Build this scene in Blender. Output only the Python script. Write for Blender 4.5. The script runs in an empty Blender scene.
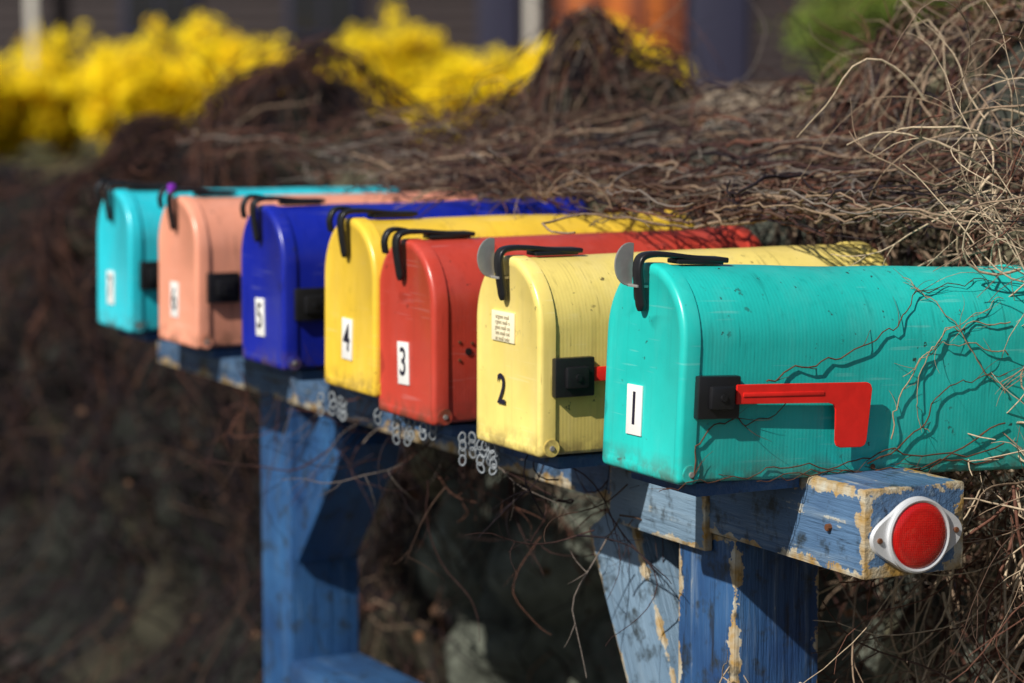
import bpy, bmesh, math, random
import numpy as np
from mathutils import Vector, noise, Matrix

random.seed(7); rng=np.random.default_rng(11)
S=bpy.context.scene
TH=math.radians(28)
r=np.array([-math.sin(TH),math.cos(TH),0.]); d=np.array([math.cos(TH),math.sin(TH),0.])
O=np.array([.138,2.66,0.]); up=np.array([0,0,1.])
ROTZ=-(math.pi/2-TH)
def W(t,D,z): return O+t*r+D*d+z*up
sd=np.array([-.66,-.75,0]); sd/=np.linalg.norm(sd); el=math.radians(40)
SUN=np.array([sd[0]*math.cos(el),sd[1]*math.cos(el),math.sin(el)])

# ------------------------------------------------------------ materials
def newmat(name):
    m=bpy.data.materials.new(name); m.use_nodes=True
    nt=m.node_tree; b=nt.nodes['Principled BSDF']; return m,nt,b
def noise_n(nt,vec,scale,detail=4,rough=.55):
    n=nt.nodes.new('ShaderNodeTexNoise'); n.inputs['Scale'].default_value=scale
    n.inputs['Detail'].default_value=detail; n.inputs['Roughness'].default_value=rough
    if vec: nt.links.new(vec,n.inputs['Vector'])
    return n.outputs['Fac']
def ramp(nt,fac,stops):
    n=nt.nodes.new('ShaderNodeValToRGB'); e=n.color_ramp.elements
    while len(e)<len(stops): e.new(.5)
    for i,(p,c) in enumerate(stops):
        e[i].position=p; e[i].color=(c,c,c,1) if not hasattr(c,'__len__') else (*c,1)
    nt.links.new(fac,n.inputs['Fac']); return n.outputs['Color']
def mix(nt,fac,a,b,mode='MIX'):
    n=nt.nodes.new('ShaderNodeMix'); n.data_type='RGBA'; n.blend_type=mode
    def setp(sock,v):
        if isinstance(v,(tuple,list)): sock.default_value=(*v,1)
        elif isinstance(v,(int,float)): sock.default_value=v
        else: nt.links.new(v,sock)
    setp(n.inputs[0],fac); setp(n.inputs[6],a); setp(n.inputs[7],b); return n.outputs[2]
def math_n(nt,op,a,b=None):
    n=nt.nodes.new('ShaderNodeMath'); n.operation=op
    for i,v in enumerate((a,b)):
        if v is None: continue
        if isinstance(v,(int,float)): n.inputs[i].default_value=v
        else: nt.links.new(v,n.inputs[i])
    return n.outputs[0]
def bump(nt,b,h,strength,dist=.002):
    n=nt.nodes.new('ShaderNodeBump'); n.inputs['Strength'].default_value=strength; n.inputs['Distance'].default_value=dist
    nt.links.new(h,n.inputs['Height']); nt.links.new(n.outputs[0],b.inputs['Normal'])
def objco(nt):
    return nt.nodes.new('ShaderNodeTexCoord').outputs['Object']
def mapped(nt,vec,scale=(1,1,1),loc=(0,0,0),rot=(0,0,0)):
    n=nt.nodes.new('ShaderNodeMapping'); n.inputs['Scale'].default_value=scale; n.inputs['Location'].default_value=loc; n.inputs['Rotation'].default_value=rot
    nt.links.new(vec,n.inputs['Vector']); return n.outputs[0]
def plain(name,col,rough=.5,metal=0,var=.25,scale=40,bmp=.15):
    m,nt,b=newmat(name); co=objco(nt)
    f=noise_n(nt,co,scale,3)
    c=mix(nt,f,tuple(x*(1-var) for x in col),tuple(min(1,x*(1+var)) for x in col))
    nt.links.new(c,b.inputs['Base Color']); b.inputs['Roughness'].default_value=rough; b.inputs['Metallic'].default_value=metal
    if bmp: bump(nt,b,f,bmp)
    return m
def paint(name,col,seed,fade=.25,stain=(.03,.025,.02),ribs=True,dirt=1.0):
    m,nt,b=newmat(name); co0=objco(nt); co=mapped(nt,co0,loc=(seed*3.1,seed*1.7,seed))
    big=noise_n(nt,co,9,4,.6)
    lum=sum(col)/3; pale=tuple(min(1,x*.75+.10+lum*.15) for x in col); deep=tuple(x*.78 for x in col)
    c=mix(nt,ramp(nt,big,[(.3,0),(.72,1)]),deep,col)
    chalk=math_n(nt,'MULTIPLY',ramp(nt,noise_n(nt,mapped(nt,co,(1,1,.35)),22,5,.7),[(.48,0),(.75,1)]),fade)
    c=mix(nt,chalk,c,pale)
    for k,(sc,rt) in enumerate((((4,4,120),(.15,0,0)),((4,90,6),(.5,0,.2)))):
        s_=ramp(nt,noise_n(nt,mapped(nt,co,sc,rot=rt),2.2,1,.5),[(.655,0),(.675,1)])
        msk=ramp(nt,noise_n(nt,mapped(nt,co,loc=(k*4,0,0)),14,1),[(.5,0),(.6,1)])
        c=mix(nt,math_n(nt,'MULTIPLY',math_n(nt,'MULTIPLY',s_,msk),.4),c,pale if k!=1 else tuple(x*.3 for x in col))
    sp=ramp(nt,noise_n(nt,co,85,3,.6),[(.665,0),(.70,1)])
    sp2=ramp(nt,noise_n(nt,co,16,1),[(.42,0),(.6,1)])
    c=mix(nt,math_n(nt,'MULTIPLY',math_n(nt,'MULTIPLY',sp,sp2),.8*dirt),c,stain)
    st=ramp(nt,noise_n(nt,mapped(nt,co,(30,30,2.2)),3,3,.6),[(.55,0),(.75,1)])
    c=mix(nt,math_n(nt,'MULTIPLY',st,.3*dirt),c,tuple(x*.45 for x in col))
    sep=nt.nodes.new('ShaderNodeSeparateXYZ'); nt.links.new(co0,sep.inputs[0])
    low=nt.nodes.new('ShaderNodeMapRange'); low.inputs['From Min'].default_value=.03; low.inputs['From Max'].default_value=.0
    nt.links.new(sep.outputs[2],low.inputs['Value'])
    g=math_n(nt,'MULTIPLY',low.outputs[0],ramp(nt,noise_n(nt,co,45,3),[(.4,0),(.62,.8)]))
    c=mix(nt,g,c,(.10,.06,.035))
    nt.links.new(c,b.inputs['Base Color'])
    rr=mix(nt,big,(.2,.2,.2),(.42,.42,.42)); nt.links.new(rr,b.inputs['Roughness'])
    b.inputs['Specular IOR Level'].default_value=.55
    h=math_n(nt,'ADD',math_n(nt,'MULTIPLY',noise_n(nt,co,160,1),.14),math_n(nt,'MULTIPLY',noise_n(nt,co,12,2),2.2))
    if ribs:
        s=math_n(nt,'SINE',math_n(nt,'MULTIPLY',sep.outputs[1],2*math.pi/.0046))
        h=math_n(nt,'ADD',h,math_n(nt,'MULTIPLY',s,.045))
    bump(nt,b,h,.35,.0016)
    return m
def woodpaint(name,axis,seed,half=None,worn=0.0,pale=0.0):
    m,nt,b=newmat(name); co0=objco(nt); co=mapped(nt,co0,loc=(seed,seed*2,seed*.7))
    sc=[14,14,14]; sc[axis]=.9
    grain=noise_n(nt,mapped(nt,co,tuple(sc)),5,5,.65)
    big=noise_n(nt,co,6,3,.65)
    L=lambda a,b_: tuple(x*(1-pale)+y*pale for x,y in zip(a,b_))
    c=mix(nt,ramp(nt,big,[(.3,0),(.7,1)]),L((.010,.045,.15),(.12,.20,.29)),L((.028,.11,.27),(.21,.31,.41)))
    c=mix(nt,math_n(nt,'MULTIPLY',ramp(nt,grain,[(.54,0),(.70,1)]),.12+.35*worn),c,(.30,.38,.45))
    crack=ramp(nt,grain,[(.34,1),(.385,0)])
    c=mix(nt,math_n(nt,'MULTIPLY',crack,.8),c,(.012,.016,.03))
    pn=noise_n(nt,co,16,5,.7)
    peelf=math_n(nt,'ADD',math_n(nt,'MULTIPLY',grain,.5),math_n(nt,'MULTIPLY',pn,.5))
    th=.66-.06*worn
    c=mix(nt,ramp(nt,peelf,[(th,0),(th+.02,1)]),c,(.42,.42,.38))
    c=mix(nt,ramp(nt,peelf,[(th+.045,0),(th+.055,1)]),c,(.15,.10,.06))
    if half and worn>0:
        ab=nt.nodes.new('ShaderNodeVectorMath'); ab.operation='ABSOLUTE'; nt.links.new(co0,ab.inputs[0])
        sp=nt.nodes.new('ShaderNodeSeparateXYZ'); nt.links.new(ab.outputs[0],sp.inputs[0])
        dd=[math_n(nt,'SUBTRACT',half[k],sp.outputs[k]) for k in range(3)]
        e_=math_n(nt,'MINIMUM',math_n(nt,'MINIMUM',math_n(nt,'MAXIMUM',dd[0],dd[1]),math_n(nt,'MAXIMUM',dd[1],dd[2])),math_n(nt,'MAXIMUM',dd[0],dd[2]))
        lim=math_n(nt,'MULTIPLY',ramp(nt,pn,[(.42,0),(.68,1)]),.022*worn)
        ed=ramp(nt,math_n(nt,'MULTIPLY',math_n(nt,'SUBTRACT',lim,e_),600),[(0,0),(.6,1)])
        c=mix(nt,ed,c,mix(nt,ramp(nt,noise_n(nt,co,40,3),[(.35,0),(.65,1)]),(.38,.22,.05),(.5,.48,.40)))
    gm=ramp(nt,noise_n(nt,co,30,4,.7),[(.53,0),(.68,.85)]); c=mix(nt,gm,c,(.02,.024,.022))
    nt.links.new(c,b.inputs['Base Color']); b.inputs['Roughness'].default_value=.5
    bump(nt,b,math_n(nt,'ADD',grain,peelf),.7,.004)
    return m

M_black=plain('black_plastic',(.012,.012,.014),.35,0,.4,60,.1)
M_steel=plain('grey_steel',(.42,.40,.38),.42,.5,.3,50,.2)
M_white=plain('white_sticker',(.86,.85,.82),.55,0,.08,60,.05)
M_ink=plain('black_ink',(.015,.012,.03),.5,0,.2,60,0)
M_ink2=plain('grey_print',(.45,.38,.25),.6,0,.2,60,0)
M_flag=plain('flag_red',(.85,.022,.015),.4,0,.25,45,.2)
M_rust=plain('rust',(.16,.06,.025),.75,.2,.4,120,.3)
M_chrome=plain('reflector_rim',(.74,.75,.77),.3,.3,.15,50,.1)
M_violet=plain('violet_plastic',(.25,.03,.5),.4)

def refl_mat():
    m,nt,b=newmat('red_reflector_lens'); co=objco(nt)
    v=nt.nodes.new('ShaderNodeTexVoronoi'); v.inputs['Scale'].default_value=420; v.inputs['Randomness'].default_value=.15; nt.links.new(co,v.inputs['Vector'])
    c=mix(nt,v.outputs['Distance'],(.75,.014,.01),(.32,.003,.004)); nt.links.new(c,b.inputs['Base Color'])
    b.inputs['Roughness'].default_value=.12; b.inputs['Coat Weight'].default_value=.8
    bump(nt,b,v.outputs['Distance'],.35,.0008); return m
M_refl=refl_mat()

def attrmat(name,rough=.8,vscale=60,bstr=.4,bd=.002,transl=0):
    m,nt,b=newmat(name); a=nt.nodes.new('ShaderNodeAttribute'); a.attribute_name='col'
    f=noise_n(nt,objco(nt),vscale,2)
    c=mix(nt,1.0,a.outputs['Color'],ramp(nt,f,[(.25,.62),(.75,1.3)]),'MULTIPLY')
    nt.links.new(c,b.inputs['Base Color']); b.inputs['Roughness'].default_value=rough
    b.inputs['Specular IOR Level'].default_value=.25
    if bstr: bump(nt,b,f,bstr,bd)
    if transl:
        tr=nt.nodes.new('ShaderNodeBsdfTranslucent'); nt.links.new(c,tr.inputs['Color'])
        mx=nt.nodes.new('ShaderNodeMixShader'); mx.inputs[0].default_value=transl
        nt.links.new(b.outputs[0],mx.inputs[1]); nt.links.new(tr.outputs[0],mx.inputs[2])
        nt.links.new(mx.outputs[0],nt.nodes['Material Output'].inputs['Surface'])
    return m

# ------------------------------------------------------------ mesh helpers
def empty(name,loc=(0,0,0),rot=(0,0,0)):
    e=bpy.data.objects.new(name,None); e.location=loc; e.rotation_euler=rot; e.empty_display_size=.1
    S.collection.objects.link(e); return e
def obj_from_bm(name,bm,mat,parent=None,smooth=True,ang=35):
    me=bpy.data.meshes.new(name); bmesh.ops.recalc_face_normals(bm,faces=bm.faces); bm.to_mesh(me); bm.free()
    if smooth:
        me.shade_smooth()
        try: me.set_sharp_from_angle(angle=math.radians(ang))
        except Exception: pass
    o=bpy.data.objects.new(name,me); S.collection.objects.link(o)
    if mat: me.materials.append(mat)
    if parent: o.parent=parent
    return o
def box(name,lo,hi,mat,parent=None,bev=.003,rot=None,seg=2):
    bm=bmesh.new(); bmesh.ops.create_cube(bm,size=1)
    lo=Vector(lo); hi=Vector(hi); c=(lo+hi)/2; s=hi-lo
    for v in bm.verts: v.co=Vector((v.co.x*s.x,v.co.y*s.y,v.co.z*s.z))
    if bev: bmesh.ops.bevel(bm,geom=list(bm.edges),offset=bev,segments=seg,affect='EDGES',profile=.6)
    o=obj_from_bm(name,bm,mat,parent); o.location=c
    if rot: o.rotation_euler=rot
    return o
_ws=[1.3]
def wbox(name,lo,hi,axis,worn,parent,bev=.004,pale=0):
    _ws[0]+=2.37
    half=[(h-l)/2 for l,h in zip(lo,hi)]
    return box(name,lo,hi,woodpaint('blue_painted_wood',axis,_ws[0],half,worn,pale),parent,bev)
def prism(name,pts,axis,a,b_,mat,parent=None,bev=.001):
    bm=bmesh.new()
    def P(u,v,w): return (w,u,v) if axis=='x' else (u,w,v)
    A=[bm.verts.new(P(u,v,a)) for u,v in pts]; B=[bm.verts.new(P(u,v,b_)) for u,v in pts]
    n=len(pts); bm.faces.new(A); bm.faces.new(B[::-1])
    for i in range(n): bm.faces.new((A[i],B[i],B[(i+1)%n],A[(i+1)%n]))
    if bev: bmesh.ops.bevel(bm,geom=list(bm.edges),offset=bev,segments=2,affect='EDGES')
    return obj_from_bm(name,bm,mat,parent)
def cyl(name,loc,rad,dep,axis,mat,parent,seg=20,bev=.0006,r2=None):
    bm=bmesh.new(); bmesh.ops.create_cone(bm,cap_ends=True,segments=seg,radius1=rad,radius2=rad if r2 is None else r2,depth=dep)
    if bev: bmesh.ops.bevel(bm,geom=[e for e in bm.edges if len(e.link_faces)==2 and any(len(f.verts)>4 for f in e.link_faces)],offset=bev,segments=2,affect='EDGES')
    o=obj_from_bm(name,bm,mat,parent); o.location=loc
    if axis=='x': o.rotation_euler=(0,math.pi/2,0)
    if axis=='y': o.rotation_euler=(math.pi/2,0,0)
    return o

class Acc:
    def __init__(s): s.v=[];s.q=[];s.c=[];s.n=0
    def tube(s,P,R,col,K=5):
        P=np.asarray(P,float); n=len(P); R=np.broadcast_to(R,(n,))
        T=np.gradient(P,axis=0); T/=np.linalg.norm(T,axis=1)[:,None]+1e-9
        ref=np.array([.31,.52,.79]) if abs(T.mean(0)@np.array([.31,.52,.79]))<.75 else np.array([.8,-.5,.2])
        A=np.cross(T,ref); A/=np.linalg.norm(A,axis=1)[:,None]+1e-9; B=np.cross(T,A)
        an=np.arange(K)*2*math.pi/K
        V=P[:,None,:]+R[:,None,None]*(np.cos(an)[None,:,None]*A[:,None,:]+np.sin(an)[None,:,None]*B[:,None,:])
        s.v.append(V.reshape(-1,3)); i=np.arange(n-1)[:,None]*K; j=np.arange(K)[None,:]; j2=(j+1)%K
        q=np.stack([i+j,i+j2,i+K+j2,i+K+j],-1).reshape(-1,4)+s.n
        s.q.append(q); s.c.append(np.tile(np.array([*col,1.]),(n*K,1))); s.n+=n*K
    def quads(s,C,size,cols,bias=None):
        n=len(C); 
        if bias is None:
            A=rng.normal(size=(n,3)); A/=np.linalg.norm(A,axis=1)[:,None]
            B=rng.normal(size=(n,3)); B-=A*(A*B).sum(1)[:,None]; B/=np.linalg.norm(B,axis=1)[:,None]
        else:
            Nn=rng.normal(size=(n,3))*.6+bias; Nn/=np.linalg.norm(Nn,axis=1)[:,None]
            A=np.cross(Nn,rng.normal(size=(n,3))); A/=np.linalg.norm(A,axis=1)[:,None]; B=np.cross(Nn,A)
        sz=np.broadcast_to(size,(n,))[:,None]; k=rng.uniform(.45,.8,(n,1))
        V=np.stack([C-A*sz,C-B*sz*k,C+A*sz,C+B*sz*k],1).reshape(-1,3)
        s.v.append(V); s.q.append(np.arange(4*n).reshape(-1,4)+s.n)
        s.c.append(np.repeat(np.c_[cols,np.ones(n)],4,axis=0)); s.n+=4*n
    def build(s,name,mat,smooth=True):
        v=np.concatenate(s.v); q=np.concatenate(s.q); c=np.concatenate(s.c)
        me=bpy.data.meshes.new(name); me.vertices.add(len(v)); me.vertices.foreach_set('co',v.astype(np.float32).ravel())
        me.loops.add(q.size); me.loops.foreach_set('vertex_index',q.astype(np.int32).ravel())
        me.polygons.add(len(q)); me.polygons.foreach_set('loop_start',(np.arange(len(q))*4).astype(np.int32))
        try: me.polygons.foreach_set('loop_total',np.full(len(q),4,np.int32))
        except Exception: pass
        me.update(calc_edges=True)
        at=me.attributes.new('col','FLOAT_COLOR','POINT'); at.data.foreach_set('color',c.astype(np.float32).ravel())
        if smooth: me.shade_smooth()
        me.materials.append(mat); o=bpy.data.objects.new(name,me); S.collection.objects.link(o); return o

# ------------------------------------------------------------ mailboxes
HW=.0785; BH=.22; HS=BH-HW; BD=.485
def prof(ins,na=28):
    w=HW-ins; rb=max(.001,.007-ins); z0=ins
    pts=[]
    for k in range(4):
        a=-math.pi/2+ (math.pi/2)*k/3; pts.append((w-rb+rb*math.cos(a),z0+rb+rb*math.sin(a)))
    for k in range(na+1):
        a=math.pi*k/na; pts.append((w*math.cos(a),HS+w*math.sin(a)))
    for k in range(4):
        a=math.pi+(math.pi/2)*k/3; pts.append((-w+rb+rb*math.cos(a),z0+rb+rb*math.sin(a)))
    return pts
def loft(name,rings,mat,parent,cap0=True,cap1=True,ang=35,dent=0,seed=0):
    bm=bmesh.new(); L=[]
    for ins,y in rings:
        ring=[]
        for x,z in prof(ins):
            k=dent*noise.noise(Vector((x*9+seed*5,y*7,z*9))) if dent else 0
            ring.append(bm.verts.new((x+k*(1 if x>0 else -1)*.7,y,z+(k if z>.1 else 0))))
        L.append(ring)
    n=len(L[0])
    for a,b in zip(L,L[1:]):
        for i in range(n): bm.faces.new((a[i],a[(i+1)%n],b[(i+1)%n],b[i]))
    if cap0: bm.faces.new(L[0])
    if cap1: bm.faces.new(L[-1][::-1])
    return obj_from_bm(name,bm,mat,parent,True,ang)
def ribbon(name,path,width,thick,mat,parent,x0=0,taper=None):
    bm=bmesh.new(); P=[Vector((0,a,b)) for a,b in path]; L=[]
    for i,p in enumerate(P):
        t=(P[min(i+1,len(P)-1)]-P[max(i-1,0)]).normalized(); nn=Vector((0,-t.z,t.y))
        w=width*(taper[i] if taper else 1)/2
        L.append([bm.verts.new((x0+sx*w,*(p+nn*sn*thick/2)[1:])) for sx,sn in((-1,-1),(1,-1),(1,1),(-1,1))])
    for a,b in zip(L,L[1:]):
        for i in range(4): bm.faces.new((a[i],a[(i+1)%4],b[(i+1)%4],b[i]))
    bm.faces.new(L[0]); bm.faces.new(L[-1][::-1])
    bmesh.ops.bevel(bm,geom=[e for e in bm.edges],offset=thick*.18,segments=1,affect='EDGES')
    return obj_from_bm(name,bm,mat,parent,True,50)
def smoothpath(pts,n=6):
    out=[]; m=len(pts)
    for i in range(m-1):
        p0=np.array(pts[max(i-1,0)],float);p1=np.array(pts[i],float);p2=np.array(pts[i+1],float);p3=np.array(pts[min(i+2,m-1)],float)
        for k in range(n):
            u=k/n; out.append(tuple(.5*((2*p1)+(-p0+p2)*u+(2*p0-5*p1+4*p2-p3)*u*u+(-p0+3*p1-3*p2+p3)*u**3)))
    out.append(tuple(pts[-1])); return out
def digit(txt,x,z,size,mat,parent,y=-.0014):
    cu=bpy.data.curves.new('number_text','FONT'); cu.body=txt; cu.size=size; cu.align_x='CENTER'; cu.align_y='CENTER'
    cu.extrude=.0002; cu.offset=.0004 if size>.02 else 0
    cu.materials.append(mat); o=bpy.data.objects.new('number_text',cu); S.collection.objects.link(o)
    o.parent=parent; o.location=(x,y,z); o.rotation_euler=(math.pi/2,0,0)
    if size>.02: o.scale=(.85,1,1)
    return o

def mailbox(i,off,dz,setb,col,pitch=0,yaw=0,roll=0,mount=True,flag=None,number='1',label=True,tab=False,lx=-.012,lz=.065,fade=.25,dirt=1.0):
    p=W(off,setb,1.052+dz)
    e=empty('mailbox',p,(math.radians(pitch),math.radians(roll),ROTZ+math.radians(yaw)))
    mf=paint('paint_door_%d'%i,col,i*1.3,fade,ribs=False,dirt=dirt*.7); mb=paint('paint_body_%d'%i,tuple(x*.95 for x in col),i*2.1+5,fade,dirt=dirt)
    loft('door',[(.012,.0008),(.0108,0),(.004,0),(.0015,.0012),(0,.0045),(0,.019),(.0012,.0195)],mf,e,True,False,60)
    ys=np.linspace(.012,BD-.012,26)
    loft('body',[(.0022,y) for y in ys],mb,e,False,False,35,.0022,i)
    loft('back_cap',[(.0018,BD-.022),(.0,BD-.021),(.0,BD-.004),(.003,BD)],mb,e,False,True,50)
    for sx in(-1,1):
        cyl('hinge_ear',(sx*(HW+.0006),.014,.011),.010,.0022,'x',mf,e)
        cyl('hinge_rivet',(sx*(HW+.0022),.014,.011),.0032,.002,'x',M_steel,e,12)
        cyl('body_rivet',(sx*(HW-.0012),.46,.02),.003,.002,'x',M_steel,e,12)
    cyl('back_rivet',(HW-.0012,.24,.012),.003,.002,'x',M_rust,e,12)
    h=BH
    path=smoothpath([(.09,h+.0035),(.06,h+.0045),(.03,h+.0075),(.006,h+.0085),(-.008,h+.005),(-.0115,h-.006),(-.0095,h-.024),(-.0065,h-.042),(-.0055,h-.050)],5)
    n=len(path); tp=[]
    for k in range(n):
        u=k/(n-1); tp.append(1.9-u*2.2 if u<.3 else (1.24-(u-.3)*1.2 if u<.5 else (1.0 if u<.9 else 1.0-.5*(u-.9)/.1)))
    ribbon('latch_strap',path,.0145,.0055,M_black,e,0,tp)
    box('latch_base',(-.012,.03,h-.001),(.012,.085,h+.004),M_black,e,.0015)
    if tab:
        pts=[(-.003+.0175*math.cos(a)-.010,h-.003+.0225*math.sin(a)) for a in np.linspace(math.pi*.42,math.pi*1.58,14)]
        prism('door_pull',pts,'x',-.0165,-.0142,M_steel,e,.0005)
        box('door_pull_foot',(-.017,-.014,h-.026),(.004,.0,h-.023),M_steel,e,.0008)
    else:
        pp=smoothpath([(.02,h+.006),(.0,h+.011),(-.014,h+.009),(-.0205,h-.003),(-.0185,h-.018)],5)
        ribbon('door_pull',pp,.011,.005,M_black,e,-.014)
    if mount:
        box('flag_mount',(HW-.001,.014,.068),(HW+.009,.064,.112),M_black,e,.0025)
        box('flag_mount_boss',(HW+.007,.026,.078),(HW+.015,.054,.102),M_black,e,.003)
        cyl('flag_pivot',(HW+.0155,.04,.09),.004,.003,'x',M_black,e,14)
    if flag=='full':
        y0,y1=.058,.226; zt,zb=.103,.083; zt2=.035; c=.007
        pts=[(y0,zb),(y0,zt),(y1-c,zt),(y1-c*.3,zt-c*.3),(y1,zt-c),(y1-.004,zt2+c),(y1-.006,zt2+c*.3),(y1-.004-c,zt2),(y1-.044+c,zt2),(y1-.044+c*.3,zt2+c*.3),(y1-.044,zt2+c),(y1-.044,zb-.008),(y1-.047,zb-.002),(y1-.054,zb)]
        prism('flag',pts,'x',HW+.008,HW+.0105,M_flag,e,.0007)
        box('flag_rib',(HW+.0100,.066,.0905),(HW+.0114,.165,.0945),M_flag,e,.0006)
    if flag=='stub':
        box('flag_stub',(HW+.004,.06,.084),(HW+.007,.20,.1),M_flag,e,.001)
    if label:
        box('number_label',(lx-.0150,-.0011,lz-.026),(lx+.0150,.0006,lz+.026),M_white,e,.0003,(0,math.radians(random.uniform(-3,3)),0))
    digit(number,lx,lz,.049,M_ink,e)
    return e

boxes=[
 dict(off=.016,dz=0,setb=0,col=(.02,.62,.56),pitch=-2.6,mount=True,flag='full',number='1',tab=True,lx=-.013,lz=.066,fade=.15,dirt=1.2),
 dict(off=.306,dz=-.014,setb=0,col=(1.0,.79,.22),pitch=-.2,flag='stub',number='2',label=False,tab=True,lx=-.012,lz=.066,fade=.3),
 dict(off=.571,dz=-.013,setb=0,col=(.60,.062,.038),pitch=0,yaw=.5,mount=False,number='3',lx=-.004,lz=.068,fade=.2),
 dict(off=.720,dz=.004,setb=-.008,col=(.97,.64,.055),pitch=-.6,mount=False,number='4',lx=-.004,lz=.066,fade=.2),
 dict(off=1.022,dz=.003,setb=0,col=(.008,.02,.38),pitch=0,yaw=-.6,number='5',lx=-.006,lz=.066,fade=.08),
 dict(off=1.348,dz=-.002,setb=0,col=(.98,.40,.26),pitch=-.5,yaw=.7,number='6',lx=-.01,lz=.066),
 dict(off=1.630,dz=-.006,setb=0,col=(.03,.68,.82),pitch=-.8,number='7',lx=-.012,lz=.064),
]
E=[mailbox(i+1,**b) for i,b in enumerate(boxes)]
e=E[1]
box('paper_notice',(-.036,-.0012,.122),(.018,.0006,.156),plain('paper',(.92,.84,.58),.7,0,.06),e,.0003)
for k in range(5): 
    digit('urgent mail only'[k:k+12],-.009,.150-k*.0062,.0072,M_ink2,e,-.0015)
e=E[2]
for (y,z,rr) in((.035,.078,.002),(.052,.098,.002),(.06,.078,.002),(.035,.1,.002),(.047,.088,.0045)):
    cyl('bolt_hole',(HW-.0014,y,z),rr,.0014,'x',M_black if rr>.004 else M_rust,e,14,.0003)
e=E[5]
box('violet_clip',(-.008,-.012,BH+.002),(.004,-.002,BH+.018),M_violet,e,.003)

# ------------------------------------------------------------ stand
st=empty('mailbox_stand',W(0,0,0),(0,0,ROTZ))
yb0,yb1=.160,.285; zt=1.049; zb=zt-.092
wbox('beam',(-1.87,yb0,zb),(.160,yb1,zt),0,1.0,st,.004,.36)
def post(xf,worn,pl): wbox('post',(xf-.118,yb0+.006,-.05),(xf,yb1-.006,zb-.001),2,worn,st,.005,pl)
post(-.088,.75,.05); post(-1.318,.0,.0)
def brace(x0,z0,x1,z1,w,worn,pl,yy=(.170,.268)):
    dx,dz=x1-x0,z1-z0; L=math.hypot(dx,dz)
    o=wbox('brace',(-w/2,yy[0],-L/2),(w/2,yy[1],L/2),2,worn,st,.004,pl)
    o.location=((x0+x1)/2,(yy[0]+yy[1])/2,(z0+z1)/2); o.rotation_euler=(0,math.atan2(dx,dz),0)
brace(-.185,.60,-.375,.94,.105,.6,.9)
brace(-1.34,.74,-1.16,.945,.09,0,0)
wbox('gusset',(-.34,yb0-.006,zb-.02),(-.13,yb0+.004,zb+.05),0,.7,st,.002,.95)
wbox('lower_rail',(-1.32,.164,.47),(-.20,.281,.56),0,0,st,.004,.05)
MB=woodpaint('dark_blue_board',0,4.4)
for b in boxes:
    x=-b['off']; box('mount_board',(x-.066,.03,1.036+b['dz']) ,(x+.066,yb0-.004,1.0505+b['dz']),MB,st,.002)
for x in(.10,-.15): cyl('bolt',(x,yb0-.002,zb+.045),.004,.006,'y',M_rust,st,8)

rf=empty('reflector',W(-.160,.2226,.999),(math.radians(-4),0,ROTZ))
bm=bmesh.new(); pts=[]
for k in range(64):
    a=2*math.pi*k/64; base=.0395; ear=.018*max(0,abs(math.cos(a-.10)))**9
    pts.append(((base+ear)*math.cos(a),(base+ear*.9)*math.sin(a)))
A=[bm.verts.new((.001,u,v)) for u,v in pts]; B=[bm.verts.new((.005,u*.97,v*.97)) for u,v in pts]
for i in range(64): bm.faces.new((A[i],A[(i+1)%64],B[(i+1)%64],B[i]))
bm.faces.new(A); bm.faces.new(B[::-1]); obj_from_bm('rim_plate',bm,M_chrome,rf)
bm=bmesh.new(); L=[]
for rad,x in((.0385,.004),(.0385,.0085),(.0365,.0095),(.0345,.0085),(.0335,.0065)): L.append([bm.verts.new((x,rad*math.cos(2*math.pi*k/48),rad*math.sin(2*math.pi*k/48))) for k in range(48)])
for a,b in zip(L,L[1:]):
    for i in range(48): bm.faces.new((a[i],a[(i+1)%48],b[(i+1)%48],b[i]))
obj_from_bm('rim_ring',bm,M_chrome,rf)
bm=bmesh.new(); L=[]
for k in range(8):
    u=k/7; L.append([bm.verts.new((.007+.006*math.cos(u*math.pi/2), .0345*math.sin(u*math.pi/2)*math.cos(q*2*math.pi/48)+1e-5*math.cos(q),.0345*math.sin(u*math.pi/2)*math.sin(q*2*math.pi/48))) for q in range(48)])
for a,b in zip(L,L[1:]):
    for i in range(48): bm.faces.new((a[i],a[(i+1)%48],b[(i+1)%48],b[i]))
bmesh.ops.remove_doubles(bm,verts=bm.verts,dist=.0002)
obj_from_bm('lens',bm,M_refl,rf)
for s in(-1,1): cyl('screw',(.006,s*.0475,s*.005),.003,.003,'x',M_rust,rf,10)

# hooks and short chains hanging under the middle mailboxes
ac=Acc(); 
def link(c,ax,R=.005):
    a=np.linspace(0,2*math.pi,11); u=np.array(ax,float); u/=np.linalg.norm(u); w=np.cross(u,[.2,.9,.3]); w/=np.linalg.norm(w)
    ac.tube(np.array([c+u*R*1.3*math.cos(k)+w*R*.8*math.sin(k) for k in a]),.0012,(.28,.31,.34),5)
for k in range(20):
    t0=random.choice([random.uniform(.36,.5),random.uniform(.5,.9)]); D0=random.uniform(.012,.03); m_=random.randint(2,4)
    for q in range(m_): link(W(t0+random.gauss(0,.002),D0,1.030-.009*q),np.array([rng.normal(0,.25),rng.normal(0,.25),1.0]))
ac.build('hanging_chain',attrmat('dull_chain',.45))

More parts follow.
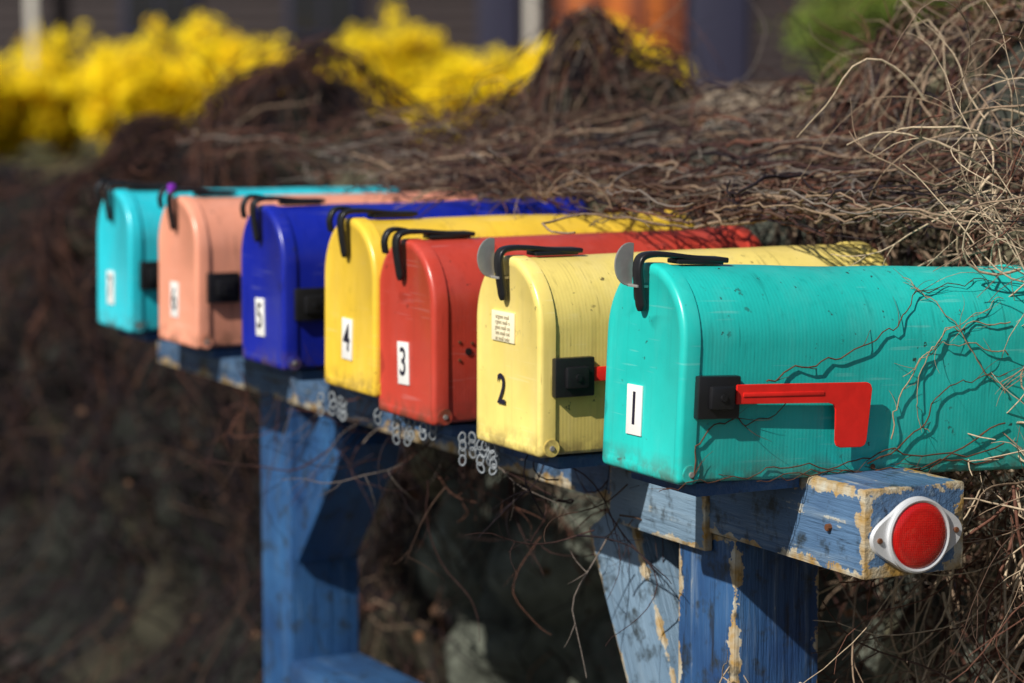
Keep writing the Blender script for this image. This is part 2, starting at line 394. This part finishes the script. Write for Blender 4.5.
# ------------------------------------------------------------ stone wall + vines
kt=[-3,-.5,.2,.454,.61,.85,.95,1.05,1.15,1.25,1.36,1.5,1.6,1.72,1.84,1.98,2.1,2.25,2.42,2.62,2.85,3.03,3.18,3.35,3.5,3.7,3.92,4.1,4.64,9]
kh=[1.36,1.43,1.48,1.50,1.50,1.49,1.41,1.36,1.27,1.31,1.26,1.27,1.38,1.49,1.36,1.22,1.19,1.20,1.29,1.18,1.27,1.39,1.27,1.14,1.11,1.13,1.23,1.11,1.03,.98]
def lump(t,a):
    return .045*np.sin(t*7.3+2*np.sin(a*3.1))+.035*np.sin(a*8.7+t*4.1+1.7)+.03*np.sin(t*17+a*11)+.025*np.sin(t*31-a*23)
def surf(t,a,off):
    t=np.asarray(t,float);a=np.asarray(a,float)
    H=np.interp(t,kt,kh); z0=np.minimum(H-.2,1.0)
    af=np.clip(a,0,1); th=np.clip(a-1,0,1)*math.pi
    fl=np.clip((.35-af)/.35,0,1)**2*.3
    hd=.27; off=off+lump(t,a)*.75
    D=.69+hd-hd*np.cos(th)-fl; z=z0*af+(H-z0)*np.sin(th)
    back=np.clip(a-2,0,1); z=z-back*z0*1.0
    nD=-np.cos(th); nz=np.sin(th)*np.ones_like(t)
    D=D+nD*off; z=z+nz*off
    return O[None]+t[:,None]*r[None]+D[:,None]*d[None]+z[:,None]*up[None]
patches=[(2.42,1.3,.17,.9),(1.30,1.22,.13,.9),(1.06,1.25,.11,.85),(.85,1.1,.10,.7)]
def keepv(t,a):
    for (pt,pa,pr,pp) in patches:
        if (t-pt)**2+(a-pa)**2<pr*pr and random.random()<pp: return False
    if .35<t<1.8 and a<.75 and random.random()<.66: return False
    return True
nt_=560; aa=np.concatenate([np.linspace(0,1,46),np.linspace(1,2,44)[1:],np.linspace(2,3,10)[1:]]); na_=len(aa)
tg=np.linspace(-2.6,8.6,nt_); TT,AA=np.meshgrid(tg,aa,indexing='ij')
TF=TT.ravel();AF=AA.ravel()
B0=surf(TF,AF,0*TF-.06); disp=np.zeros(len(B0)); cols=np.zeros((len(B0),4)); cols[:,3]=1
for i,p in enumerate(B0):
    v=Vector((p[0],p[1],p[2]*1.35))
    ds,ps=noise.voronoi(v*4.2)
    e_=ds[1]-ds[0]; hcell=math.sin(ps[0].x*12.9+ps[0].y*78.2+ps[0].z*37.7)*43758.5; hc=hcell-math.floor(hcell)
    f=min(1,e_*3)**.5
    ex=0
    for (pt,pa,pr,pp) in patches:
        q=((TF[i]-pt)**2+(AF[i]-pa)**2)/(pr*pr*1.6)
        if q<1: ex=max(ex,.06*(1-q))
    disp[i]=(.07+ex)*f*(.6+.5*hc)+.02*noise.noise(v*9)+.008*noise.noise(v*30)
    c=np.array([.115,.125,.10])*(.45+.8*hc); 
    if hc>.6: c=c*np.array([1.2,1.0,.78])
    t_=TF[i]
    if t_>1.85: c=c*(.2 if AF[i]<1.05 or t_>2.7 else .5)  # far stretch of wall darkened in its colour, standing in for shade
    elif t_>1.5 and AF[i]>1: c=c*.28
    elif AF[i]<.9: c=c*1.9  # low near stones lightened in colour to offset the mailboxes' shadow
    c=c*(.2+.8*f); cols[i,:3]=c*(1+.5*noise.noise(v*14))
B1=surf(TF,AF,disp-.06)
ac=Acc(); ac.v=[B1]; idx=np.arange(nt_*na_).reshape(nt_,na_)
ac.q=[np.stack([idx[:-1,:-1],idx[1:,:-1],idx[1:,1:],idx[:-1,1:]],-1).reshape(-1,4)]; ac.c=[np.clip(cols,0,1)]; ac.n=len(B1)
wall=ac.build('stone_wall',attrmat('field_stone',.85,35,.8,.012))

tan=(.27,.19,.13); red=(.14,.06,.04); grey=(.17,.14,.12); dark=(.016,.010,.014); brown=(.08,.046,.032); pale=(.50,.39,.27); dred=(.05,.023,.02)
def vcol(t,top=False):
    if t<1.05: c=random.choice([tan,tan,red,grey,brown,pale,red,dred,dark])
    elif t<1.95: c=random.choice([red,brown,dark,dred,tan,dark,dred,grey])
    else: c=random.choice([dark,dark,dark,dark,dark,dred,dark,brown]) if not top else random.choice([dark,dred,brown,red,dark,dark])  # far vines take near-black colours in place of shade falling there
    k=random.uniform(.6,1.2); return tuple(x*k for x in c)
va=Acc()
def crawl(t0,a0,n,step,wig,offm,rad,heading=None):
    h=random.uniform(0,2*math.pi) if heading is None else heading
    hs=h+np.cumsum(rng.normal(0,wig,n)); t=t0+np.cumsum(np.cos(hs)*step); a=np.clip(a0+np.cumsum(np.sin(hs)*step),0.0,2.35)
    if not keepv(t[n//2],a[n//2]) or not keepv(t0,a0): return
    o=random.uniform(0,offm)+.02*np.sin(np.arange(n)*random.uniform(.2,.6)+random.random()*6)+np.cumsum(rng.normal(0,.005,n))
    P=surf(t,a,np.maximum(o,-.03)); P+=rng.normal(0,.0045,P.shape)
    R=rad*np.linspace(1,.45,n); va.tube(P,R,vcol(t0,a0>1.05),5 if t0<1.2 else 3)
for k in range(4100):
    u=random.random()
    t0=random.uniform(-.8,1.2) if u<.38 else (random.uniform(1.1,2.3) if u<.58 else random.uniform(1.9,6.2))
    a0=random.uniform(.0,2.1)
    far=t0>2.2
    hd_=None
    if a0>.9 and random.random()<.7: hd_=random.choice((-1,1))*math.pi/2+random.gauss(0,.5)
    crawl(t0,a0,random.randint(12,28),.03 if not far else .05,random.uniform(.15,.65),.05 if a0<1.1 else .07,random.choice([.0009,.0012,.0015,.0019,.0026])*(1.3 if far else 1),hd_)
for (tc,hw_) in((1.72,.26),(3.03,.28),(.8,.4),(3.92,.25)):
    for k in range(200):
        sgn=random.choice((-1,1)); n=16; u=np.linspace(0,1,n)
        t=tc+sgn*random.uniform(.0,1)*hw_*(1-u)+rng.normal(0,.008,n).cumsum()*.7; a=random.uniform(.7,1.7)*(1-u)+1.47*u+rng.normal(0,.01,n).cumsum()
        P=surf(t,np.clip(a,0,2.2),.012+.035*random.random()+.01*np.sin(u*9)); va.tube(P,np.linspace(1,.5,n)*random.choice([.0012,.0018,.0026]),vcol(1.8 if tc<2 else 3,True),4)
def free(p,dr,n,step,curl,grav,rad,col,K=5,twigs=True):
    P=[np.array(p,float)]; v=np.array(dr,float); v/=np.linalg.norm(v); w=rng.normal(0,curl,3)
    for i in range(n-1):
        w=.8*w+rng.normal(0,curl,3)*.6; v=v+w+np.array([0,0,-grav]); v/=np.linalg.norm(v); P.append(P[-1]+v*step)
    P=np.array(P); va.tube(P,rad*np.linspace(1,.35,n),col,K)
    if twigs:
        for q in range(random.randint(0,3)):
            i=random.randint(2,n-3); dv=(P[i+1]-P[i])/step+rng.normal(0,.6,3)
            free(P[i],dv,random.randint(4,8),step*.6,curl,grav*.5,rad*.5,col,4,False)
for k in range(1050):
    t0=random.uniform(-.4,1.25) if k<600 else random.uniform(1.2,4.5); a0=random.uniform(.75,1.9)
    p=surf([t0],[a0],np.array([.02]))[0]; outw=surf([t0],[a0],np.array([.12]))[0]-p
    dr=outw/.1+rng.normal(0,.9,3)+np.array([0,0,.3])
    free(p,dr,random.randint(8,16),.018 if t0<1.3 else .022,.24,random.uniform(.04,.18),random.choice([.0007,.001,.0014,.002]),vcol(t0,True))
for k in range(430):
    t0=random.uniform(-.32,.16); D0=random.uniform(.44,.68); z0=random.uniform(.95,1.46)
    dr=-d*random.uniform(.2,1)+rng.normal(0,.5,3)+np.array([0,0,random.uniform(-.3,.6)])
    free(W(t0,D0,z0),dr,random.randint(9,17),.018,.22,random.uniform(.04,.16),random.choice([.0007,.001,.0013,.0018]),random.choice([pale,tan,red,pale,pale,tan]))
for k in range(260):
    t0=random.uniform(-.25,.25); D0=random.uniform(.40,.66); z0=random.uniform(.75,1.08)
    free(W(t0,D0,z0),(rng.normal(0,.5),rng.normal(0,.5),-.8),random.randint(10,20),.024,.2,.06,random.choice([.001,.0015,.0022]),random.choice([tan,pale,brown,red,pale]))
# strands piled over the tops and rear halves of the middle mailboxes
for k in range(520):
    t0=random.uniform(.22,1.3) if k<430 else random.uniform(1.3,2.2); D0=random.uniform(.34,.66); n=random.randint(12,26)
    hs=random.choice([0,math.pi])+rng.normal(0,.7)+np.cumsum(rng.normal(0,.25,n)); t=t0+np.cumsum(np.cos(hs)*.022)
    lo_=.12 if k%14==0 else (.2+.16*random.random() if .5<t0<1.25 else .30+.1*random.random())
    D=np.clip(D0+np.cumsum(np.sin(hs)*.02),lo_,.75)
    z=1.279+random.uniform(0,.04)*(.4+1.5*np.clip(D-.2,0,.5))*2+.008*np.sin(np.arange(n)*.5)+np.clip(D-.5,0,1)*.2
    va.tube(np.array([W(a,b,c) for a,b,c in zip(t,D,z)])+rng.normal(0,.002,(n,3)),random.choice([.0008,.0012,.0017,.0024])*np.linspace(1,.5,n),random.choice([red,brown,grey,dred,brown,tan,dark]),5)
for k in range(70):
    t0=random.uniform(.4,1.3); D0=random.uniform(.22,.5)
    free(W(t0,D0,1.29),(rng.normal(0,.7),rng.normal(0,.7),.5),random.randint(8,14),.014,.25,.12,random.choice([.0007,.001,.0013]),random.choice([red,tan,brown,dred]))
for k in range(230):
    t0=random.uniform(.25,1.35); D0=random.uniform(.05,.4)
    free(W(t0,D0,random.uniform(.93,1.035)),rng.normal(0,.8,3)+np.array([0,0,-.35]),random.randint(8,16),.016,.24,.05,random.choice([.0007,.001,.0013]),random.choice([red,brown,dred,grey,dred,dark]))
e1=E[0]; bpy.context.view_layer.update(); M1=e1.matrix_world
def side(paths,rad,col):
    for pth in paths:
        q=smoothpath([((x-687)/837,(484-y)/960) for x,y in pth],6); P=[]
        ph=random.random()*6
        for i,(y,z) in enumerate(q):
            z=min(z+.0025*math.sin(i*1.3+ph),HS+HW*.98); x=HW if z<HS else math.sqrt(max(0,HW**2-(z-HS)**2))
            x+=.0014+.001*math.sin(i*.9); P.append(M1@Vector((x,y+random.gauss(0,.001),z+random.gauss(0,.0012))))
        va.tube(np.array(P),rad*np.linspace(1,.5,len(P)),col,6)
        for q_ in range(len(P)//5):
            i=random.randint(1,len(P)-3); dv=np.array(P[i+1]-P[i]); dv=dv/np.linalg.norm(dv)+rng.normal(0,.5,3)*np.array([.2,.2,1]); free(P[i],dv,random.randint(4,9),.006,.12,0,rad*.5,col,4,False)
side([[(1030,430),(960,462),(900,458),(850,470),(790,468),(750,478),(700,481),(668,489)],
      [(1030,455),(940,474),(870,477),(800,476),(765,485)],
      [(770,385),(800,372),(840,362),(880,345),(910,325),(935,300),(985,290),(1030,285)],
      [(1030,470),(960,470),(900,480),(840,474),(790,482)],
      [(700,478),(706,440),(735,420),(760,425),(800,400)],
      [(880,470),(930,440),(955,400),(990,385),(1030,380)]],.0009,(.11,.045,.025))
side([[(905,445),(908,410),(930,370),(960,335),(1000,318),(1030,300)],
      [(1030,360),(985,350),(950,352),(915,380)],
      [(1030,330),(990,328),(955,340),(935,372),(930,410),(945,440)],
      [(1030,400),(1000,372),(970,330),(945,300),(930,282)]],.0008,(.34,.24,.15))
n=900; t=rng.uniform(-.5,4,n); a=rng.uniform(0,2,n); C=surf(t,a,rng.uniform(.01,.06,n))
va.quads(C,rng.uniform(.006,.016,n),np.array([.15,.075,.04])[None]*rng.uniform(.4,1.5,(n,1))*np.where(t>2,.4,1)[:,None])  # far leaves darkened to match the shade painted into that stretch
n=6000; C=np.array([W(a,b,c) for a,b,c in zip(rng.uniform(-1,8,n),rng.uniform(-.3,.62,n),rng.uniform(.005,.05,n))])
va.quads(C,rng.uniform(.01,.03,n),np.array([.03,.018,.016])[None]*rng.uniform(.4,1.4,(n,1)))
va.build('dead_vines',attrmat('dry_vine_bark',.75,220,0))

# ------------------------------------------------------------ ground
bm=bmesh.new()
g=[-400,-60,-20,-8,-4,-2,0,2,4,8,20,60,400]; vs={}
for x in g:
    for y in g: vs[x,y]=bm.verts.new((x,y+20,0))
for i in range(len(g)-1):
    for j in range(len(g)-1): bm.faces.new((vs[g[i],g[j]],vs[g[i+1],g[j]],vs[g[i+1],g[j+1]],vs[g[i],g[j+1]]))
m,nt,b=newmat('lawn_and_soil'); co=objco(nt); 
gr=mix(nt,noise_n(nt,co,.8,6,.7),(.06,.065,.02),(.16,.14,.055)); so=mix(nt,noise_n(nt,co,25,6,.7),(.012,.009,.008),(.045,.03,.022))
sp=nt.nodes.new('ShaderNodeSeparateXYZ'); nt.links.new(co,sp.inputs[0])
mr=nt.nodes.new('ShaderNodeMapRange'); mr.inputs['From Min'].default_value=10; mr.inputs['From Max'].default_value=14
nt.links.new(math_n(nt,'ADD',sp.outputs[1],noise_n(nt,co,1.5)),mr.inputs['Value'])
nt.links.new(mix(nt,mr.outputs[0],so,gr),b.inputs['Base Color']); b.inputs['Roughness'].default_value=.95
bump(nt,b,noise_n(nt,co,40,4,.7),.8,.03)
obj_from_bm('ground',bm,m)

# ------------------------------------------------------------ forsythia and shrubs
m_for=attrmat('forsythia_bloom',.6,3,0,0,.3); m_leaf=attrmat('shrub_leaves',.55,3,0,0,.3)
F=2620
def fy():
    u=random.random()
    if u<.94: k=random.uniform(.95,1.0); return (1.0*k,.76*k,.004)
    if u<.98: return (.85,.52,.01)
    return (.25,.2,.03)
def forsythia(px,topy,R,wpx):
    X=(px-512)/F*R; top=1.5-(topy-37)/F*R; w=wpx/F*R/2
    a=Acc(); C=[];cc=[]
    for k in range(130):
        an=random.uniform(0,6.28); lean=random.uniform(.05,1)**.6; hh=top*random.uniform(.3,1.04)*(1-.28*lean**2)
        n=7; u=np.linspace(0,1,n); rad=w*1.1*lean*u**.9
        P=np.stack([X+np.cos(an)*rad+rng.normal(0,.03,n),R+np.sin(an)*rad+rng.normal(0,.03,n),hh*np.sin(u*math.pi/2*(1+.25*lean))],1)
        a.tube(P,np.linspace(.007,.003,n),(.12,.08,.04),3)
        m_=48; uu=rng.uniform(.05,1.02,m_)*(n-1); i0=np.clip(uu.astype(int),0,n-2); f=(uu-i0)[:,None]
        C.append(P[i0]*(1-f)+P[i0+1]*f+rng.normal(0,.05,(m_,3))); sh=random.uniform(.88,1.08)
        cc.append(np.array([fy() for _ in range(m_)])*sh)
    C=np.concatenate(C);cc=np.concatenate(cc); ok=C[:,2]>.03
    a.quads(C[ok],rng.uniform(.028,.060,ok.sum()),np.clip(cc[ok],0,1),SUN*1.5)
    a.build('forsythia_bush',m_for,False)
for px,ty,wp in((-60,44,130),(5,54,130),(66,30,135),(128,46,110),(188,16,135),(243,30,125),(292,52,120),(385,8,120),(425,36,115),(468,58,105),(508,50,100),(548,44,95),(592,18,115),(635,40,100)):
    forsythia(px,ty,33+random.uniform(-.8,.8),wp)
def gy():
    k=random.uniform(.6,1.6); return (.15*k,.22*k,.035*k) if random.random()<.75 else (.30*k,.32*k,.07)
def shrub(px,topy,R,wpx,n=7000,zb=.4):
    X=(px-512)/F*R; top=1.5-(topy-37)/F*R; w=wpx/F*R/2; a=Acc()
    for k in range(46):
        an=random.uniform(0,6.28); rr=w*random.random()**.6; z=zb+(top-zb)*random.uniform(.05,.95); rr*=math.sqrt(max(.1,1-((z-zb)/(top-zb))**2.5)); s_=random.uniform(.16,.36)
        c0=np.array([X+rr*math.cos(an),R+rr*math.sin(an),z]); m_=n//38
        v=rng.normal(size=(m_,3))*s_*.5; cl=np.array([gy() for _ in range(m_)])*random.uniform(.5,1.25)
        a.quads(c0+v,rng.uniform(.02,.055,m_),np.clip(cl,0,1),SUN*.5)
        p0=np.array([X,R,0]); u=np.linspace(0,1,6)[:,None]; a.tube(p0*(1-u)+c0*u+np.sin(u*3.1)*rng.normal(0,.06,3),np.linspace(.03,.006,6),(.08,.055,.04),4)
    a.build('green_shrub',m_leaf,False)
for px,ty,wp,R in((880,-60,170,27),(965,-110,230,28),(1090,-90,240,27)): shrub(px,ty,R,wp)

# ------------------------------------------------------------ house
hs=empty('brown_house',(0,42,0))
mw=plain('dark_brown_siding',(.022,.012,.013),.7,0,.3,6,.2); mdk=plain('dark_glass',(.012,.014,.02),.1,0,.2,4,0)
mtr=plain('blue_grey_trim',(.018,.018,.045),.6); mor=plain('orange_wood',(.50,.13,.02),.5,0,.2,5,.1); mbr=plain('brown_frame',(.20,.05,.018),.5)
mwp=plain('white_post_paint',(.60,.56,.50),.5,0,.06); mdeck=plain('tan_stone_edge',(.34,.27,.2),.8,0,.2,8); mroof=plain('asphalt_shingle',(.06,.055,.05),.9,0,.3,20)
box('walls',(-15,0,0),(7.2,8,5.2),mw,hs,.02)
bm=bmesh.new()
for k in range(25):
    z=.15+k*.2
    vv=[bm.verts.new(p) for p in((-15,-.012,z+.2),(7.2,-.012,z+.2),(7.2,-.045,z),(-15,-.045,z))]; bm.faces.new(vv)
    v2=[bm.verts.new(p) for p in((-15,-.045,z),(7.2,-.045,z),(7.2,-.012,z),(-15,-.012,z))]; bm.faces.new(v2)
obj_from_bm('siding',bm,mw,hs,False)
bm=bmesh.new(); pr=[(-.9,5.1),(4,7.9),(8.9,5.1),(8.9,5.25),(4,8.1),(-.9,5.25)]
A=[bm.verts.new((-15.6,y,z)) for y,z in pr];B=[bm.verts.new((7.8,y,z)) for y,z in pr]
for i in range(6): bm.faces.new((A[i],A[(i+1)%6],B[(i+1)%6],B[i]))
bm.faces.new(A);bm.faces.new(B[::-1]); obj_from_bm('roof',bm,mroof,hs,False)
box('porch_roof',(-9,-.62,2.85),(7.1,-.05,3.0),mtr,hs,.02)
for x in(-7.55,.30,6.9): box('porch_post',(x-.07,-.55,.0 if x<-2 or x>5 else .702),(x+.07,-.41,2.845),mwp,hs,.01)
box('porch_deck',(-1.5,-2.35,.28),(4.75,-.13,.70),mdeck,hs,.03)
box('porch_step',(2.3,-3.1,.0),(3.5,-2.36,.27),mwp,hs,.02)
box('porch_step',(-1.3,-2.9,.0),(2.2,-2.36,.3),mdeck,hs,.02)
box('window_frame',(.62,-.14,1.22),(2.72,-.046,2.7),mbr,hs,.02)
box('window_panel',(.95,-.19,1.32),(2.38,-.143,2.6),mor,hs,.02)
for x in(1.3,2.0): box('window_glass',(x-.17,-.21,1.6),(x+.17,-.192,2.45),mbr,hs,.01)
for x0,x1 in((-.55,.1),(2.8,3.75)): box('trim_panel',(x0,-.12,.0),(x1,-.046,5),mtr,hs,.02)
for xx in(-12.5,-10,-5.6,-3,5.6):
    box('window_frame',(xx-.6,-.12,1.5),(xx+.6,-.047,2.8),mtr,hs,.01); box('window_glass',(xx-.5,-.135,1.6),(xx+.5,-.122,2.7),mdk,hs,.0)
    box('window_glazing_bar',(xx-.02,-.15,1.6),(xx+.02,-.136,2.7),mtr,hs,.0)
a=Acc(); 
for k in range(46):
    x=random.uniform(-45,60); y=random.uniform(58,75); h=random.uniform(5,10); n=420
    v=rng.normal(size=(n,3)); v/=np.linalg.norm(v,axis=1)[:,None]; C=np.array([x,y,h*.6])+v*rng.uniform(.3,1.1,(n,1))*np.array([h*.35,h*.35,h*.45])
    kk=rng.uniform(.5,1.4,(n,1)); a.quads(C,rng.uniform(.2,.5,n),np.array([.05,.075,.03])[None]*kk)
    a.tube(np.array([[x,y,0],[x+.1,y,h*.4],[x,y,h*.8]]),np.array([.25,.18,.08]),(.08,.06,.045),6)
a.build('distant_trees',m_leaf,False)

# ------------------------------------------------------------ light
w=bpy.data.worlds.new('World'); S.world=w; w.use_nodes=True; nt=w.node_tree
sky=nt.nodes.new('ShaderNodeTexSky'); sky.sky_type='NISHITA'; sky.sun_disc=False
sky.sun_elevation=el; sky.sun_rotation=math.atan2(sd[0],sd[1])%(2*math.pi)
bg=nt.nodes['Background']; bg.inputs['Strength'].default_value=.06; nt.links.new(sky.outputs[0],bg.inputs['Color'])
L=bpy.data.lights.new('sun','SUN'); L.energy=5.0; L.angle=math.radians(.5); L.color=(1,.95,.86)
lo=bpy.data.objects.new('sun',L); S.collection.objects.link(lo)
lv=Vector(SUN); lo.rotation_euler=lv.to_track_quat('Z','Y').to_euler(); lo.location=lv*20

# ------------------------------------------------------------ camera
cd=bpy.data.cameras.new('camera'); cd.sensor_width=36; cd.lens=2620/1024*36; cd.clip_end=1500; cd.clip_start=.05
cd.dof.use_dof=True; cd.dof.focus_distance=2.76; cd.dof.aperture_fstop=4.0
cam=bpy.data.objects.new('camera',cd); S.collection.objects.link(cam); cam.location=(0,0,1.5)
cam.rotation_euler=(math.radians(90-6.6),0,0); S.camera=cam
S.view_settings.view_transform='Standard'; S.view_settings.look='None'; S.view_settings.exposure=0
